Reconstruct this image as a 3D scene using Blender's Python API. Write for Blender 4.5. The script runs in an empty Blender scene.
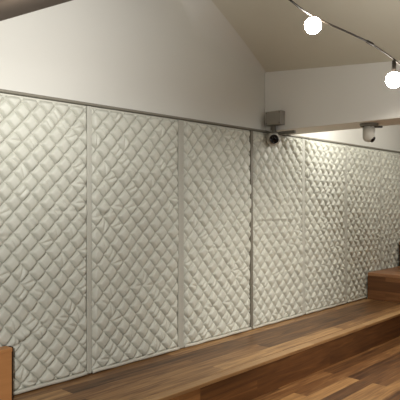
import bpy, bmesh, math, random
from mathutils import Vector, Matrix
random.seed(7)
C = bpy.context.scene.collection
PI = math.pi

# ---------------------------------------------------------------- materials
def srgb(r, g, b):
    f = lambda c: (c/12.92 if c <= .04045 else ((c+.055)/1.055)**2.4)
    return (f(r/255), f(g/255), f(b/255), 1)

def new_mat(name):
    m = bpy.data.materials.new(name); m.use_nodes = True
    nt = m.node_tree; b = nt.nodes['Principled BSDF']
    return m, nt, b

def plain(name, col, rough=.6, metal=0, var=.06, scale=6, bump=0, bscale=80):
    m, nt, b = new_mat(name)
    tc = nt.nodes.new('ShaderNodeTexCoord')
    n = nt.nodes.new('ShaderNodeTexNoise'); n.inputs['Scale'].default_value = scale
    n.inputs['Detail'].default_value = 4
    nt.links.new(tc.outputs['Object'], n.inputs['Vector'])
    mx = nt.nodes.new('ShaderNodeMix'); mx.data_type = 'RGBA'
    c = Vector(col[:3])
    mx.inputs[6].default_value = (*(c*(1-var)), 1)
    mx.inputs[7].default_value = (*[min(1, v) for v in c*(1+var)], 1)
    nt.links.new(n.outputs['Fac'], mx.inputs[0])
    nt.links.new(mx.outputs[2], b.inputs['Base Color'])
    b.inputs['Roughness'].default_value = rough; b.inputs['Metallic'].default_value = metal
    if bump:
        n2 = nt.nodes.new('ShaderNodeTexNoise'); n2.inputs['Scale'].default_value = bscale
        nt.links.new(tc.outputs['Object'], n2.inputs['Vector'])
        bp = nt.nodes.new('ShaderNodeBump'); bp.inputs['Strength'].default_value = bump
        bp.inputs['Distance'].default_value = .01
        nt.links.new(n2.outputs['Fac'], bp.inputs['Height'])
        nt.links.new(bp.outputs['Normal'], b.inputs['Normal'])
    return m

def wood(name, dark, mid, light, plane='xy', length=1.1, row=.13, rough=.42, shift=(0, 0), grain=1.0):
    """strip planks running along x, each strip its own tone, with long grain"""
    m, nt, b = new_mat(name)
    L = nt.links.new
    tc = nt.nodes.new('ShaderNodeTexCoord')
    sp = nt.nodes.new('ShaderNodeSeparateXYZ'); L(tc.outputs['Object'], sp.inputs[0])
    cb = nt.nodes.new('ShaderNodeCombineXYZ')
    ax = {'xy': ('X', 'Y'), 'xz': ('X', 'Z'), 'yz': ('Y', 'Z'), 'yx': ('Y', 'X')}[plane]
    L(sp.outputs[ax[0]], cb.inputs[0]); L(sp.outputs[ax[1]], cb.inputs[1])
    ad = nt.nodes.new('ShaderNodeVectorMath'); ad.operation = 'ADD'
    ad.inputs[1].default_value = (shift[0], shift[1], 0); L(cb.outputs[0], ad.inputs[0])
    br = nt.nodes.new('ShaderNodeTexBrick')
    br.inputs['Color1'].default_value = (0, 0, 0, 1); br.inputs['Color2'].default_value = (1, 1, 1, 1)
    br.inputs['Mortar'].default_value = (.3, .3, .3, 1)
    br.inputs['Scale'].default_value = 1; br.inputs['Mortar Size'].default_value = .0012
    br.inputs['Brick Width'].default_value = length; br.inputs['Row Height'].default_value = row
    br.offset = .41; br.squash = 1
    L(ad.outputs[0], br.inputs['Vector'])
    mp = nt.nodes.new('ShaderNodeMapping'); mp.inputs['Scale'].default_value = (1.1, 16, 1)
    L(ad.outputs[0], mp.inputs['Vector'])
    # every strip gets its own slice of the grain
    sc = nt.nodes.new('ShaderNodeVectorMath'); sc.operation = 'MULTIPLY_ADD'
    sc.inputs[1].default_value = (9, 5, 17); L(br.outputs['Color'], sc.inputs[0]); L(mp.outputs[0], sc.inputs[2])
    n = nt.nodes.new('ShaderNodeTexNoise'); n.inputs['Scale'].default_value = 1.6
    n.inputs['Detail'].default_value = 5; n.inputs['Distortion'].default_value = .8
    L(sc.outputs[0], n.inputs['Vector'])
    ma = nt.nodes.new('ShaderNodeMath'); ma.operation = 'MULTIPLY_ADD'
    ma.inputs[1].default_value = .7; L(br.outputs['Color'], ma.inputs[0])
    mb = nt.nodes.new('ShaderNodeMath'); mb.operation = 'MULTIPLY_ADD'
    mb.inputs[1].default_value = 1.25*grain; mb.inputs[2].default_value = -.46*grain
    L(n.outputs['Fac'], mb.inputs[0]); L(mb.outputs[0], ma.inputs[2])
    cr = nt.nodes.new('ShaderNodeValToRGB')
    cr.color_ramp.elements[0].color = dark; cr.color_ramp.elements[0].position = .05
    cr.color_ramp.elements[1].color = light; cr.color_ramp.elements[1].position = .95
    e = cr.color_ramp.elements.new(.5); e.color = mid
    L(ma.outputs[0], cr.inputs[0]); L(cr.outputs[0], b.inputs['Base Color'])
    b.inputs['Roughness'].default_value = rough
    bp = nt.nodes.new('ShaderNodeBump'); bp.inputs['Strength'].default_value = .15
    bp.inputs['Distance'].default_value = .002
    L(n.outputs['Fac'], bp.inputs['Height']); L(bp.outputs['Normal'], b.inputs['Normal'])
    return m

M = {}
M['wall'] = plain('white_plaster', srgb(222, 220, 211), .85, var=.015, scale=2, bump=.05, bscale=60)
M['beam'] = plain('beam_paint', srgb(250, 249, 243), .85, var=.015, scale=2)
M['ceil'] = plain('ceiling_paint', srgb(218, 214, 198), .9, var=.03, scale=3)
M['soffit'] = plain('brown_soffit', srgb(76, 58, 37), .85, var=.05, scale=4)
M['vinyl'] = plain('quilted_vinyl', srgb(212, 212, 199), .5, var=.05, scale=9, bump=.25, bscale=45)
# groove shade painted into the vinyl colour along the quilting lines
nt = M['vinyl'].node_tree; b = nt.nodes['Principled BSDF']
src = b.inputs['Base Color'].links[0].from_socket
an = nt.nodes.new('ShaderNodeAttribute'); an.attribute_name = 'groove_shade'
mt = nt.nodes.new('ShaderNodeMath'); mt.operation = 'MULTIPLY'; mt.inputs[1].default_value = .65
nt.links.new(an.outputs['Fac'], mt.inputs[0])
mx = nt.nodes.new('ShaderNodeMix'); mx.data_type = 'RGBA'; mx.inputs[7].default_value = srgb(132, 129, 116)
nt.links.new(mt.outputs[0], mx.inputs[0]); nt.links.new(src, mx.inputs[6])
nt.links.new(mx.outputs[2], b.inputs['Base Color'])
M['hem'] = plain('hem_tape', srgb(206, 204, 191), .6, var=.03)
M['flap'] = plain('seam_flap', srgb(198, 197, 185), .6, var=.04)
M['greyflap'] = plain('grey_seam_flap', srgb(186, 184, 172), .6, var=.04)
M['rail'] = plain('rail_metal', srgb(138, 133, 120), .5, .2, var=.08)
M['bench'] = wood('bench_planks', srgb(66, 42, 22), srgb(132, 94, 58), srgb(196, 154, 104), 'xy', 2.3, .17, .4)
M['nosing'] = wood('nosing_strip', srgb(138, 100, 64), srgb(170, 130, 86), srgb(190, 152, 106), 'xy', 1.3, .2, .4, (0.3, .05))
M['riser'] = wood('riser_boards', srgb(86, 54, 30), srgb(122, 80, 44), srgb(160, 112, 66), 'xz', 1.4, .17, .5)
M['floor'] = wood('floor_planks', srgb(78, 48, 26), srgb(136, 93, 54), srgb(198, 150, 96), 'xy', 2.0, .15, .38, (.4, .03))
M['tier_tread'] = wood('tier_tread', srgb(120, 80, 50), srgb(150, 104, 70), srgb(176, 132, 94), 'yx', 1.4, .2, .4)
M['tier_riser'] = wood('tier_riser', srgb(98, 62, 34), srgb(122, 80, 46), srgb(150, 104, 66), 'yz', 1.5, .16, .5)
M['lightwood'] = wood('light_oak', srgb(192, 134, 82), srgb(204, 146, 92), srgb(216, 164, 110), 'xz', 2.5, .6, .5, (.2, .1), .6)
M['darkwood_shade'] = plain('dark_wood_gap_shade', srgb(62, 42, 26), .7)  # dark wood of the upper step, also the painted gap shade
M['grey_box'] = plain('grey_box_paint', srgb(150, 146, 136), .5, .1, var=.04)
M['grey_lid'] = plain('grey_lid_paint', srgb(160, 156, 146), .45, .1, var=.04)
M['cam_white'] = plain('camera_white', srgb(198, 194, 182), .4, var=.02)
M['cam_grey'] = plain('camera_grey', srgb(120, 118, 108), .5, .2, var=.03)
M['black'] = plain('black_plastic', srgb(24, 21, 18), .25, var=.1)
M['glass_lens'] = plain('lens_glass', srgb(14, 13, 14), .06, var=.1)
M['wire'] = plain('cable_rubber', srgb(62, 54, 44), .6, var=.08)
M['screw'] = plain('screw_steel', srgb(120, 116, 108), .35, .8)
m, nt, b = new_mat('bulb_glow')
b.inputs['Base Color'].default_value = (1, .95, .86, 1)
b.inputs['Emission Color'].default_value = (1, .96, .9, 1)
b.inputs['Emission Strength'].default_value = 85
M['bulb'] = m

# ---------------------------------------------------------------- helpers
def bx(bm, x0, x1, y0, y1, z0, z1, bev=0):
    r = bmesh.ops.create_cube(bm, size=1)
    vs = r['verts']
    for v in vs:
        v.co = Vector(((x0+x1)/2+v.co.x*(x1-x0), (y0+y1)/2+v.co.y*(y1-y0), (z0+z1)/2+v.co.z*(z1-z0)))
    if bev:
        es = list({e for v in vs for e in v.link_edges})
        bmesh.ops.bevel(bm, geom=es, offset=bev, segments=2, affect='EDGES', profile=.5)

def lathe(bm, prof, mat4, n=28):
    """profile [(radius, height)] spun round local z, placed by mat4"""
    rings = []
    for r, h in prof:
        if r < 1e-6:
            rings.append([bm.verts.new(mat4 @ Vector((0, 0, h)))])
        else:
            rings.append([bm.verts.new(mat4 @ Vector((r*math.cos(2*PI*i/n), r*math.sin(2*PI*i/n), h))) for i in range(n)])
    for a, b_ in zip(rings, rings[1:]):
        for i in range(n):
            j = (i+1) % n
            if len(a) == 1 and len(b_) == 1: continue
            if len(a) == 1: bm.faces.new((a[0], b_[i], b_[j]))
            elif len(b_) == 1: bm.faces.new((a[i], b_[0], a[j]))
            else: bm.faces.new((a[i], b_[i], b_[j], a[j]))
    for ring, in ((rings[0],), (rings[-1],)):
        if len(ring) > 1: bm.faces.new(ring)

def tube(bm, pts, r, n=10):
    prev = None; first = None
    for k, p in enumerate(pts):
        p = Vector(p)
        d = (Vector(pts[min(k+1, len(pts)-1)])-Vector(pts[max(k-1, 0)])).normalized()
        up = Vector((0, 0, 1)) if abs(d.z) < .95 else Vector((1, 0, 0))
        s = d.cross(up).normalized(); t = s.cross(d)
        ring = [bm.verts.new(p+r*(math.cos(2*PI*i/n)*s+math.sin(2*PI*i/n)*t)) for i in range(n)]
        if prev:
            for i in range(n):
                j = (i+1) % n
                bm.faces.new((prev[i], prev[j], ring[j], ring[i]))
        else: first = ring
        prev = ring
    bm.faces.new(first); bm.faces.new(prev)

def obj(name, bm, mat, parent=None, smooth=False, base=None):
    """one mesh object; coordinates of bm are world coordinates, moved into the parent's frame"""
    off = Vector((0, 0, 0))
    p = parent
    if base is not None: off = Vector(base)
    while p is not None:
        off = Vector(p['_w']); break
    bmesh.ops.recalc_face_normals(bm, faces=bm.faces[:])
    if off.length: bmesh.ops.translate(bm, verts=bm.verts[:], vec=-off)
    me = bpy.data.meshes.new(name); bm.to_mesh(me); bm.free()
    me.materials.append(mat)
    if smooth:
        for f in me.polygons: f.use_smooth = True
    o = bpy.data.objects.new(name, me); C.objects.link(o)
    if parent is not None: o.parent = parent
    elif base is not None: o.location = off
    o['_w'] = list(off)
    return o

def thing(name, label, cat, loc, group=None):
    o = bpy.data.objects.new(name, None); C.objects.link(o)
    o.location = loc; o.empty_display_size = .1
    o['_w'] = list(loc); tag(o, label, cat, group)
    return o

def tag(o, label, cat, group=None):
    o['label'] = label; o['category'] = cat
    if group: o['group'] = group

def struct(name, bm, mat):
    o = obj(name, bm, mat); o['kind'] = 'structure'; return o

def quad(bm, *ps): bm.faces.new([bm.verts.new(p) for p in ps])

# ---------------------------------------------------------------- camera frame
# x runs along the quilted wall, y towards it, z = 0 is the top of the wooden landing
F = 560.0; HC = 1.597; HOR = 201.0; D = 4.25
A = math.atan2(516, 560)
fwd = Vector((math.cos(A), math.sin(A), 0)); rgt = Vector((math.sin(A), -math.cos(A), 0))
cam = bpy.data.cameras.new('camera'); co = bpy.data.objects.new('camera', cam); C.objects.link(co)
cam.sensor_width = 36; cam.lens = F*36/400; cam.shift_y = -(200-HOR)/400 * 1.0
cam.clip_start = .05
co.location = (0, 0, HC)
co.rotation_euler = (PI/2, 0, A-PI/2)
bpy.context.scene.camera = co

# ---------------------------------------------------------------- setting
FZ = -.33                       # lower floor
X0, X1, Y0, YW = -3.0, 14.0, -3.5, 4.29
def ceil_r(x, y): return 3.256-.424*(x-5.89)+.084*(y-4.25)
def ceil_l(x): return 3.37+.507*(max(x, 1.4)-2.86)

bm = bmesh.new(); bx(bm, X0, X1, Y0-.1, YW+.1, FZ-.1, FZ); struct('floor', bm, M['floor'])
bm = bmesh.new(); bx(bm, X0, X1, YW, YW+.12, FZ, 4.6); struct('wall_left', bm, M['wall'])
bm = bmesh.new(); bx(bm, X0, X1, Y0-.12, Y0, FZ, 4.6); struct('wall_right', bm, M['wall'])
bm = bmesh.new(); bx(bm, X0-.12, X0, Y0-.12, YW+.12, FZ, 4.6); struct('wall_near', bm, M['wall'])
bm = bmesh.new(); bx(bm, X1, X1+.12, Y0-.12, YW+.12, FZ, 4.6); struct('wall_far', bm, M['wall'])

def ridge_x(y):                 # where the two slopes meet
    # 3.37+.507(x-2.86) = 3.256-.424(x-5.89)+.084(y-4.25)
    return (3.256+.424*5.89+.084*(y-4.25)-3.37+.507*2.86)/(.507+.424)
ya, yb = Y0, YW
bm = bmesh.new()
ra, rb = ridge_x(ya), ridge_x(yb)
quad(bm, (ra, ya, ceil_l(ra)), (6.0, ya, ceil_r(6.0, ya)), (6.0, yb, ceil_r(6.0, yb)), (rb, yb, ceil_l(rb)))
quad(bm, (6.0, ya, 3.3), (X1, ya, 3.3), (X1, yb, 3.3), (6.0, yb, 3.3))
struct('ceiling', bm, M['ceil'])
bm = bmesh.new(); NS = 24        # the plaster is coved where the slope meets the wall
rows = []
for i in range(NS+1):
    x = rb+(5.89-rb)*i/NS; q_ = i/NS; r = .03+.35*min(1, q_/.25)**1.5*(1-q_**1.5)
    rows.append([bm.verts.new((x, YW-r+r*math.cos(t*PI/16), ceil_r(x, YW)-r+r*math.sin(t*PI/16)-.002)) for t in range(9)])
for i in range(NS):
    for t in range(8): bm.faces.new((rows[i][t], rows[i+1][t], rows[i+1][t+1], rows[i][t+1]))
o = struct('trim_2', bm, M['wall'])
for f in o.data.polygons: f.use_smooth = True

bm = bmesh.new()
quad(bm, (1.4, ya, ceil_l(1.4)), (ra, ya, ceil_l(ra)), (rb, yb, ceil_l(rb)), (1.4, yb, ceil_l(1.4)))
quad(bm, (X0, ya, ceil_l(1.4)), (1.4, ya, ceil_l(1.4)), (1.4, yb, ceil_l(1.4)), (X0, yb, ceil_l(1.4)))
struct('ceiling', bm, M['soffit'])
BX0, BX1, BZ = 5.89, 6.42, 2.492
bm = bmesh.new(); bx(bm, BX0, BX1, Y0, YW, BZ, 3.5, .008)
o = struct('trim_1', bm, M['beam'])

# ---------------------------------------------------------------- wooden landing and tiers
YB = 3.313                      # front edge of the landing
SX = 8.59; SX2 = 9.83; TH = .43
lan = thing('wooden_platform', 'long low brown plank platform running along the foot of the quilted wall', 'platform', (5, 3.75, FZ))
bm = bmesh.new(); bx(bm, -2.6, SX-.003, YB+.09, 4.262, -.035, 0)
obj('tread', bm, M['bench'], lan)
bm = bmesh.new(); bx(bm, -2.6, SX-.003, YB-.012, YB+.09, -.035, 0, .006)
obj('nosing', bm, M['nosing'], lan)['label'] = 'paler front edge strip'
bm = bmesh.new(); bx(bm, -2.6, SX-.003, YB, YB+.03, FZ, -.035)
obj('riser', bm, M['riser'], lan)['label'] = 'dark front board'

st = thing('wooden_step', 'brown wooden step block standing at the far right end of the plank platform', 'step', (9.2, 3, FZ))
bm = bmesh.new(); bx(bm, SX-.003, SX2, .6, 4.19, TH-.05, TH, .006); obj('tread', bm, M['tier_tread'], st)
bm = bmesh.new(); bx(bm, SX, SX+.03, .6, 4.19, FZ, TH-.05)
bx(bm, SX+.03, SX2, .6, .63, FZ, TH-.05); obj('riser', bm, M['tier_riser'], st)
st2 = thing('wooden_step', 'dark upper wooden step at the right edge, above and behind the lower step', 'step', (10.4, 3, FZ))
bm = bmesh.new(); bx(bm, SX2+.002, 11.2, .6, 4.19, 2*TH-.05, 2*TH, .006); obj('tread', bm, M['tier_tread'], st2)
bm = bmesh.new(); bx(bm, SX2+.002, SX2+.03, .6, 4.19, FZ, 2*TH-.05)
bx(bm, SX2+.03, 11.2, .6, .63, FZ, 2*TH-.05); obj('riser', bm, M['darkwood_shade'], st2)

lb = thing('wooden_bench', 'light orange-brown wooden block at the lower left corner, against the quilted blanket', 'bench', (1.5, 4.16, 0))
bm = bmesh.new(); bx(bm, .6, 2.258, 4.115, 4.205, 0.0, .40); obj('front_panel', bm, M['lightwood'], lb)
bm = bmesh.new(); bx(bm, .6, 2.263, 4.11, 4.207, .40, .432, .005); obj('top', bm, M['lightwood'], lb)
bm = bmesh.new(); bx(bm, 2.2585, 2.292, 4.15, 4.205, 0.0, .425); obj('gap_shade_strip', bm, M['darkwood_shade'], lb)['label'] = 'dark strip standing in for the shaded gap'  # dark strip added to paint the shade in the gap beside the block

# ---------------------------------------------------------------- quilted acoustic blankets
W = 1.2155; U0 = 3.122; ZT = 2.47; ZB = .0
def top_at(x): return ZT
labels = {
 -1: 'quilted off-white acoustic blanket farthest left, partly behind the light wooden block',
  0: 'second quilted blanket from the left, between the first two vertical seams',
  1: 'third quilted blanket from the left, ending at a dark narrow gap on its right',
  2: 'quilted blanket behind the round black camera lens and grey box',
  3: 'fifth quilted blanket from the left, right of the one behind the grey box',
  4: 'narrow-looking quilted blanket just below the ceiling-mounted cylindrical camera',
  5: 'farthest quilted blanket at the right edge, behind the wooden steps',
}
# flap to the right of each blanket: (width, material, gap)
flaps = {-1: (.05, 'flap', 0), 0: (.085, 'greyflap', 0), 1: (.036, 'rail', .004), 2: (.075, 'flap', 0),
          3: (.075, 'flap', 0), 4: (.05, 'flap', 0), 5: (.04, 'flap', 0)}
creases = {2: [(1.33, .05, .9, .012)], -1: [(1.52, .75, 1.2, .008), (1.30, .1, .5, .006)], 0: [(1.47, 0, .3, .01), (.75, .35, .9, .007)],
           1: [(1.05, .2, .8, .006)], 3: [(1.7, .1, .6, .007)]}
DW, DH = 1.2155/7.35, .177
def quilt(k):
    rnd = random.Random(100+k)
    DW, DH = (.159, .169) if k == -1 else (.1655, .177)
    fw, fm, gap = flaps[k]
    x0 = U0+k*W; x1 = x0+W-fw-gap
    xs0 = x0+.003
    nx = 160 if k < 2 else 128; nz = 320 if k < 2 else 256
    z0, z1 = ZB+.03, ZT-.010
    ph1, ph2 = rnd.random(), rnd.random()
    amps = {}
    wav = [(rnd.uniform(.6, 2.2), rnd.uniform(.6, 2.0), rnd.uniform(0, 6.28), rnd.uniform(.002, .005)) for _ in range(5)]
    verts = []; faces = []; groove_shade = []
    for j in range(nz+1):
        for i in range(nx+1):
            x = xs0+(x1-xs0)*i/nx; z = z0+(z1-z0)*j/nz
            # the stitching wanders a little
            wx = .010*math.sin(3.1*z+k)+.006*math.sin(7*z+2*k+1.3*x); wz = .010*math.sin(2.7*x+1.7*k+z)
            a = (x+wx)/DW+(z+wz)/DH+ph1; c = (x+wx)/DW-(z+wz)/DH+ph2
            ia, ic = math.floor(a), math.floor(c)
            fa, fc = abs(math.sin(PI*a)), abs(math.sin(PI*c))
            key = (ia, ic)
            if key not in amps: amps[key] = (rnd.uniform(.82, 1.12), rnd.uniform(-.25, .25), rnd.uniform(-.25, .25), rnd.random(), rnd.uniform(0, 6.28))
            am, tx, tz, cr, ang = amps[key]
            h = .047*am*(.12*fa*fc+.88*(1-(1-fa)**3.6)*(1-(1-fc)**3.6))
            ua, uc = a-ia-.5, c-ic-.5
            h *= 1+tx*ua+tz*uc
            if cr < .3:       # a pinched pillow
                t = ua*math.cos(ang)+uc*math.sin(ang)
                h *= 1-.3*math.exp(-(t/.09)**2)
            for f1, f2, p, w_ in wav: h += w_*math.sin(f1*3*x+f2*2.4*z+p)
            for cz, ca, cb, cd in creases.get(k, ()):
                xx = x-x0
                if ca < xx < cb:
                    e = min(1, (xx-ca)/.1, (cb-xx)/.1)
                    h -= cd*e*math.exp(-((z-cz-.012*math.sin(5*xx))/.012)**2)
                    h += cd*.7*e*math.exp(-((z-cz-.035-.012*math.sin(5*xx))/.022)**2)
            if k == -1 and x < 2.66:        # the blanket is bunched up where it meets the block
                f_ = min(1, (2.66-x)/.12); zc = .415+.75*max(0, x-2.33)**1.3
                h += f_*(.014*math.exp(-((z-zc-.035)/.035)**2)-.02*math.exp(-((z-zc+.015)/.014)**2))
            if k == -1 and x < 2.32 and z < .46: h = min(h, .042)
            edge = min((x-xs0), (x1-x), (z-z0), (z1-z))
            if edge < .03: h *= max(0, edge/.03)**.6
            groove_shade.append(max(0., 1-min(fa, fc)/.2))  # mask for the shade painted in the quilting grooves
            verts.append((x, 4.257-max(-.001, h)-.004, z))
    for j in range(nz):
        for i in range(nx):
            q = j*(nx+1)+i
            faces.append((q, q+1, q+nx+2, q+nx+1))
    return x0, x1, xs0, verts, faces, groove_shade

for k in range(-1, 6):
    x0, x1, xs0, verts, faces, groove_shade = quilt(k)
    base = Vector(((x0+x1)/2, 4.262, ZB))
    t = thing('acoustic_blanket', labels[k], 'blanket', base, 'quilted acoustic blankets along the wall')
    me = bpy.data.meshes.new('quilted_face')
    me.from_pydata([tuple(Vector(v)-base) for v in verts], [], faces)
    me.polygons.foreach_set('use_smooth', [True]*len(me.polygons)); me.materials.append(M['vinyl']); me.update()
    at_ = me.attributes.new('groove_shade', 'FLOAT', 'POINT'); at_.data.foreach_set('value', groove_shade)
    q = bpy.data.objects.new('quilted_face', me); C.objects.link(q); q.parent = t
    fw, fm, gap = flaps[k]
    bm = bmesh.new(); bx(bm, x0+.004, x1-.0, 4.246, 4.266, ZT-.016, ZT, .004); obj('top_hem', bm, M['hem'], t)
    bm = bmesh.new()                                       # rolled piping along the foot
    tube(bm, [(x0+.004+(x1-x0-.006)*i/24, 4.228+.002*math.sin(i*.9+k),    .024+.002*math.sin(i*.7+2*k)) for i in range(25)], .017, 12)
    obj('bottom_hem', bm, M['hem'], t, True)
    bm = bmesh.new()
    if k == 1:
        bx(bm, x1, x1+fw, 4.218, 4.262, ZB+.01, ZT, .004)  # solid dark strip, its colour stands for the shade in the open gap
    else:
        bx(bm, x1, x1+fw, 4.232, 4.250, ZB+.012, ZT, .006)
        bx(bm, x1+fw*.62, x1+fw*.72, 4.2305, 4.2325, ZB+.012, ZT)
    obj('seam_flap', bm, M[fm], t)['label'] = 'plain flat strip covering the seam' if k != 1 else 'dark strip in place of the shaded gap'

bm = bmesh.new()
bx(bm, 1.75, 10.46, 4.228, 4.288, ZT+.004, ZT+.03, .006); bx(bm, 1.75, 10.46, 4.222, 4.229, ZT+.008, ZT+.014)
o = obj('hanging_rail', bm, M['rail'], base=(5, 4.26, ZT)); tag(o, 'thin dark metal rail along the top of all the quilted blankets', 'rail')

# ---------------------------------------------------------------- pixel ray at a depth (used once, to place hung things)
def at(px, py, Z):
    p = Vector((0, 0, HC))+fwd*Z+rgt*((px-200)/F*Z)
    p.z += (HOR-py)/F*Z
    return p
def on_beam(px, py, x=BX0):
    n = (px-200)/F; Z = x/(fwd.x+rgt.x*n)
    return at(px, py, Z)

# junction box on the beam face
a = on_beam(265.5, 112, BX0-.09); b_ = on_beam(281, 124, BX0-.09)
ylo, yhi = b_.y, min(a.y, 4.28); zlo, zhi = b_.z, a.z
jb = thing('junction_box', 'grey square electrical box on the beam above the round-lens camera', 'junction box', (BX0-.05, (ylo+yhi)/2, zlo))
bm = bmesh.new(); bx(bm, BX0-.085, BX0, ylo, yhi, zlo, zhi, .006); obj('box', bm, M['grey_box'], jb)
bm = bmesh.new(); bx(bm, BX0-.098, BX0-.085, ylo+.004, yhi-.004, zlo+.004, zhi-.004, .004)
lid = obj('cover', bm, M['grey_lid'], jb)
for sy in (ylo+.022, yhi-.022):
    for sz in (zlo+.022, zhi-.022):
        bm = bmesh.new(); lathe(bm, [(.008, 0), (.008, .003), (.005, .005), (0, .005)], Matrix.Translation((BX0-.098, sy, sz)) @ Matrix.Rotation(-PI/2, 4, 'Y'), 12)
        s = obj('screw', bm, M['screw'], lid); 
        s.location = (0, 0, 0)
bm = bmesh.new(); tube(bm, [(BX0-.045, yhi-.07, zlo), (BX0-.045, yhi-.07, zlo-.06)], .02, 14); obj('conduit', bm, M['grey_box'], jb, True)

# round-lens camera below the box
c = on_beam(274, 139, BX0-.10)
cc = thing('security_camera', 'white turret security camera with black round lens under the grey box', 'security camera', c+Vector((0, 0, .09)), 'security cameras by the beam')
look = (Vector((0.6, 0, 1.2))-c).normalized()
R = look.to_track_quat('Z', 'Y').to_matrix().to_4x4()
bcen = c - look*.02 + Vector((-.0, .03, .0))
MX = Matrix.Translation(c) @ R
bm = bmesh.new()
lathe(bm, [(0, -.15), (.05, -.145), (.08, -.11), (.09, -.06), (.088, -.02), (.08, .012), (.066, .02)], Matrix.Translation(c+Vector((.02, .02, 0))) @ R, 32)
obj('housing', bm, M['cam_white'], cc, True)
bm = bmesh.new(); lathe(bm, [(.058, 0), (.058, .028), (.05, .036), (.043, .03), (0, .026)], MX, 32)
lens = obj('lens', bm, M['black'], cc, True); lens['label'] = 'black round lens'
bm = bmesh.new(); lathe(bm, [(.036, .027), (.03, .037), (.015, .043), (0, .045)], MX, 24); obj('glass', bm, M['glass_lens'], lens, True)
bm = bmesh.new(); lathe(bm, [(.055, 0), (.055, .02), (.03, .03), (.026, .10)], Matrix.Translation((c.x+.04, c.y+.03, c.z+.07)), 24)
obj('mount', bm, M['cam_grey'], cc, True)
# short cable run to the right, under the beam corner
p0 = on_beam(279, 133.2, BX0-.03); p1 = on_beam(295, 133.8, BX0-.03)
bm = bmesh.new(); bx(bm, BX0-.05, BX0-.01, p1.y, p0.y, p0.z-.022, p0.z+.02, .006)
arm = obj('cable_duct', bm, M['cam_grey'], base=(BX0-.03, (p0.y+p1.y)/2, p0.z)); tag(arm, 'short grey cable duct under the beam edge beside the round-lens camera', 'cable duct')

# cylinder camera under the beam
Zc = on_beam(369, 128, BX0+.2)
c2 = Vector((Zc.x, Zc.y, BZ))
k2 = thing('security_camera', 'small pale cylindrical security camera hanging under the beam at right', 'security camera', c2, 'security cameras by the beam')
bm = bmesh.new(); lathe(bm, [(.105, 0), (.105, -.02), (.095, -.034), (.06, -.036)], Matrix.Translation(c2), 32); obj('base_plate', bm, M['cam_grey'], k2, True)
bm = bmesh.new(); lathe(bm, [(.07, -.034), (.072, -.14), (.068, -.175), (.05, -.2), (.02, -.211), (0, -.212)], Matrix.Translation(c2), 32); obj('housing', bm, M['cam_white'], k2, True)
ld = (fwd*-.55+rgt*.62+Vector((0, 0, -.55))).normalized()
lp = c2+Vector((0, 0, -.155))+ld*.045
bm = bmesh.new(); lathe(bm, [(.036, -.01), (.036, .018), (.028, .024), (0, .024)], Matrix.Translation(lp) @ ld.to_track_quat('Z', 'Y').to_matrix().to_4x4(), 24)
obj('lens', bm, M['black'], k2, True)['label'] = 'small black lens'
bm = bmesh.new(); q0 = c2-rgt*.09-Vector((0, 0, .028)); q1 = c2+rgt*.15-Vector((0, 0, .036))
tube(bm, [q0, c2-Vector((0, 0, .045))-fwd*.06, q1], .013, 10); obj('bracket', bm, M['wire'], k2, True)

# ---------------------------------------------------------------- string lights
wp = [(268, -18, 3.85), (290, 0, 4.0), (303, 10, 4.1), (313, 16, 4.2), (330, 24.5, 4.28), (345, 31, 4.36), (357, 36.5, 4.42), (370, 43, 4.5), (385, 53, 4.57), (394, 59.5, 4.62), (402, 65.5, 4.66), (425, 80, 4.78)]
P = [at(236, -56, 3.68)]+[at(*p) for p in wp]+[on_beam(520, 100)]
def catmull(P, n=8):
    out = []
    for i in range(len(P)-1):
        a, b2, c3, d = P[max(i-1, 0)], P[i], P[i+1], P[min(i+2, len(P)-1)]
        for k in range(n):
            t = k/n
            out.append(.5*((2*b2)+(c3-a)*t+(2*a-5*b2+4*c3-d)*t*t+(3*b2-a-3*c3+d)*t**3))
    return out+[P[-1]]
wr = thing('light_string', 'dark cable of the string lights sagging across the upper right', 'cable', P[8])
bm = bmesh.new(); tube(bm, catmull(P), .0075, 10); obj('cable', bm, M['wire'], wr, True)
dirn = (P[9]-P[7]).normalized()
bm = bmesh.new(); lathe(bm, [(.008, -.045), (.0125, -.03), (.0135, .02), (.008, .045)], Matrix.Translation(P[8]) @ dirn.to_track_quat('Z', 'Y').to_matrix().to_4x4(), 16)
obj('joint', bm, M['wire'], wr, True)
def bulb(p, y_b, px, Z, r, label):
    ctr = at(px, y_b, Z)
    t = thing('light_bulb', label, 'light bulb', p, 'glowing round bulbs of the string lights')
    L = p.z-ctr.z
    T = Matrix.Translation((p.x, p.y, ctr.z))
    bm = bmesh.new(); lathe(bm, [(.009, L-.006), (.016, L-.012), (.019, r+.0), (.02, r*.85)], T, 20); obj('socket', bm, M['wire'], t, True)
    prof = [(.018, r*.95)]+[(r*math.sin(a_), r*math.cos(a_)) for a_ in [.35+i*(PI-.35)/16 for i in range(17)]]
    prof[-1] = (0, -r)
    bm = bmesh.new(); lathe(bm, prof, T, 28); obj('globe', bm, M['bulb'], t, True)
bulb(P[4], 25.5, 313, 4.2, .062, 'glowing white round bulb on the string, upper left of the two')
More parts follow.
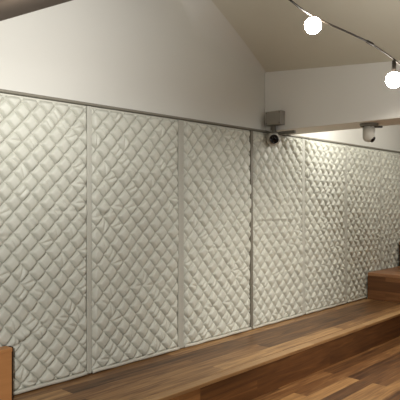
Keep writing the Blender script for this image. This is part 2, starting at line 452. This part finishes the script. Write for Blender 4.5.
bulb(P[10], 80, 394, 4.62, .066, 'glowing white round bulb at the right edge, lower of the two')

# ---------------------------------------------------------------- light
def point(name, loc, w, col=(1, .9, .74), r=.08):
    l = bpy.data.lights.new(name, 'POINT'); l.energy = w; l.color = col; l.shadow_soft_size = r
    o = bpy.data.objects.new(name, l); C.objects.link(o); o.location = loc; return o
def spot(name, loc, tgt, w, ang, col=(1, .9, .74), r=.06, blend=.8):
    l = bpy.data.lights.new(name, 'SPOT'); l.energy = w; l.color = col; l.shadow_soft_size = r
    l.spot_size = ang; l.spot_blend = blend
    o = bpy.data.objects.new(name, l); C.objects.link(o); o.location = loc
    o.rotation_euler = (Vector(tgt)-Vector(loc)).to_track_quat('-Z', 'Y').to_euler(); return o
LC = (1, .985, .955)
spot('wall_washer', (1.9, 2.3, 2.68), (2.1, 4.25, 3.25), 160, math.radians(126), LC, .1, .9)
spot('left_fill', (-.6, .2, 2.3), (2.7, 4.2, .45), 520, math.radians(56), LC, .12, 1)  # unseen fill light, added to lift the lower left
point('far_lamp', (7.15, 3.5, 2.78), 34, LC, .06)
point('far_fill', (9.0, 2.5, 2.7), 42, LC, .06)  # unseen fill light, added to brighten the far right blankets
spot('track_spot_mid', (4.2, 2.0, 3.4), (4.2, 4.1, .9), 30, math.radians(76), LC, .07, 1)
spot('floor_spot', (5.0, 1.8, 3.0), (6.0, 2.8, -.3), 175, math.radians(100), (1, .92, .8), .07, 1)
spot('unseen_front_spot', (5.6, -.6, 2.4), (5.8, 4.2, .7), 300, math.radians(52), LC, .12, 1)  # unseen frontal light, cone shaped to light the blankets and spare the upper wall
w = bpy.data.worlds.new('room_ambient'); bpy.context.scene.world = w; w.use_nodes = True
w.node_tree.nodes['Background'].inputs[0].default_value = (.9, .85, .75, 1)
w.node_tree.nodes['Background'].inputs[1].default_value = .1
sc = bpy.context.scene
sc.view_settings.view_transform = 'Standard'
sc.view_settings.look = 'None'
sc.view_settings.exposure = 0
for o in bpy.data.objects:
    if '_w' in o: del o['_w']
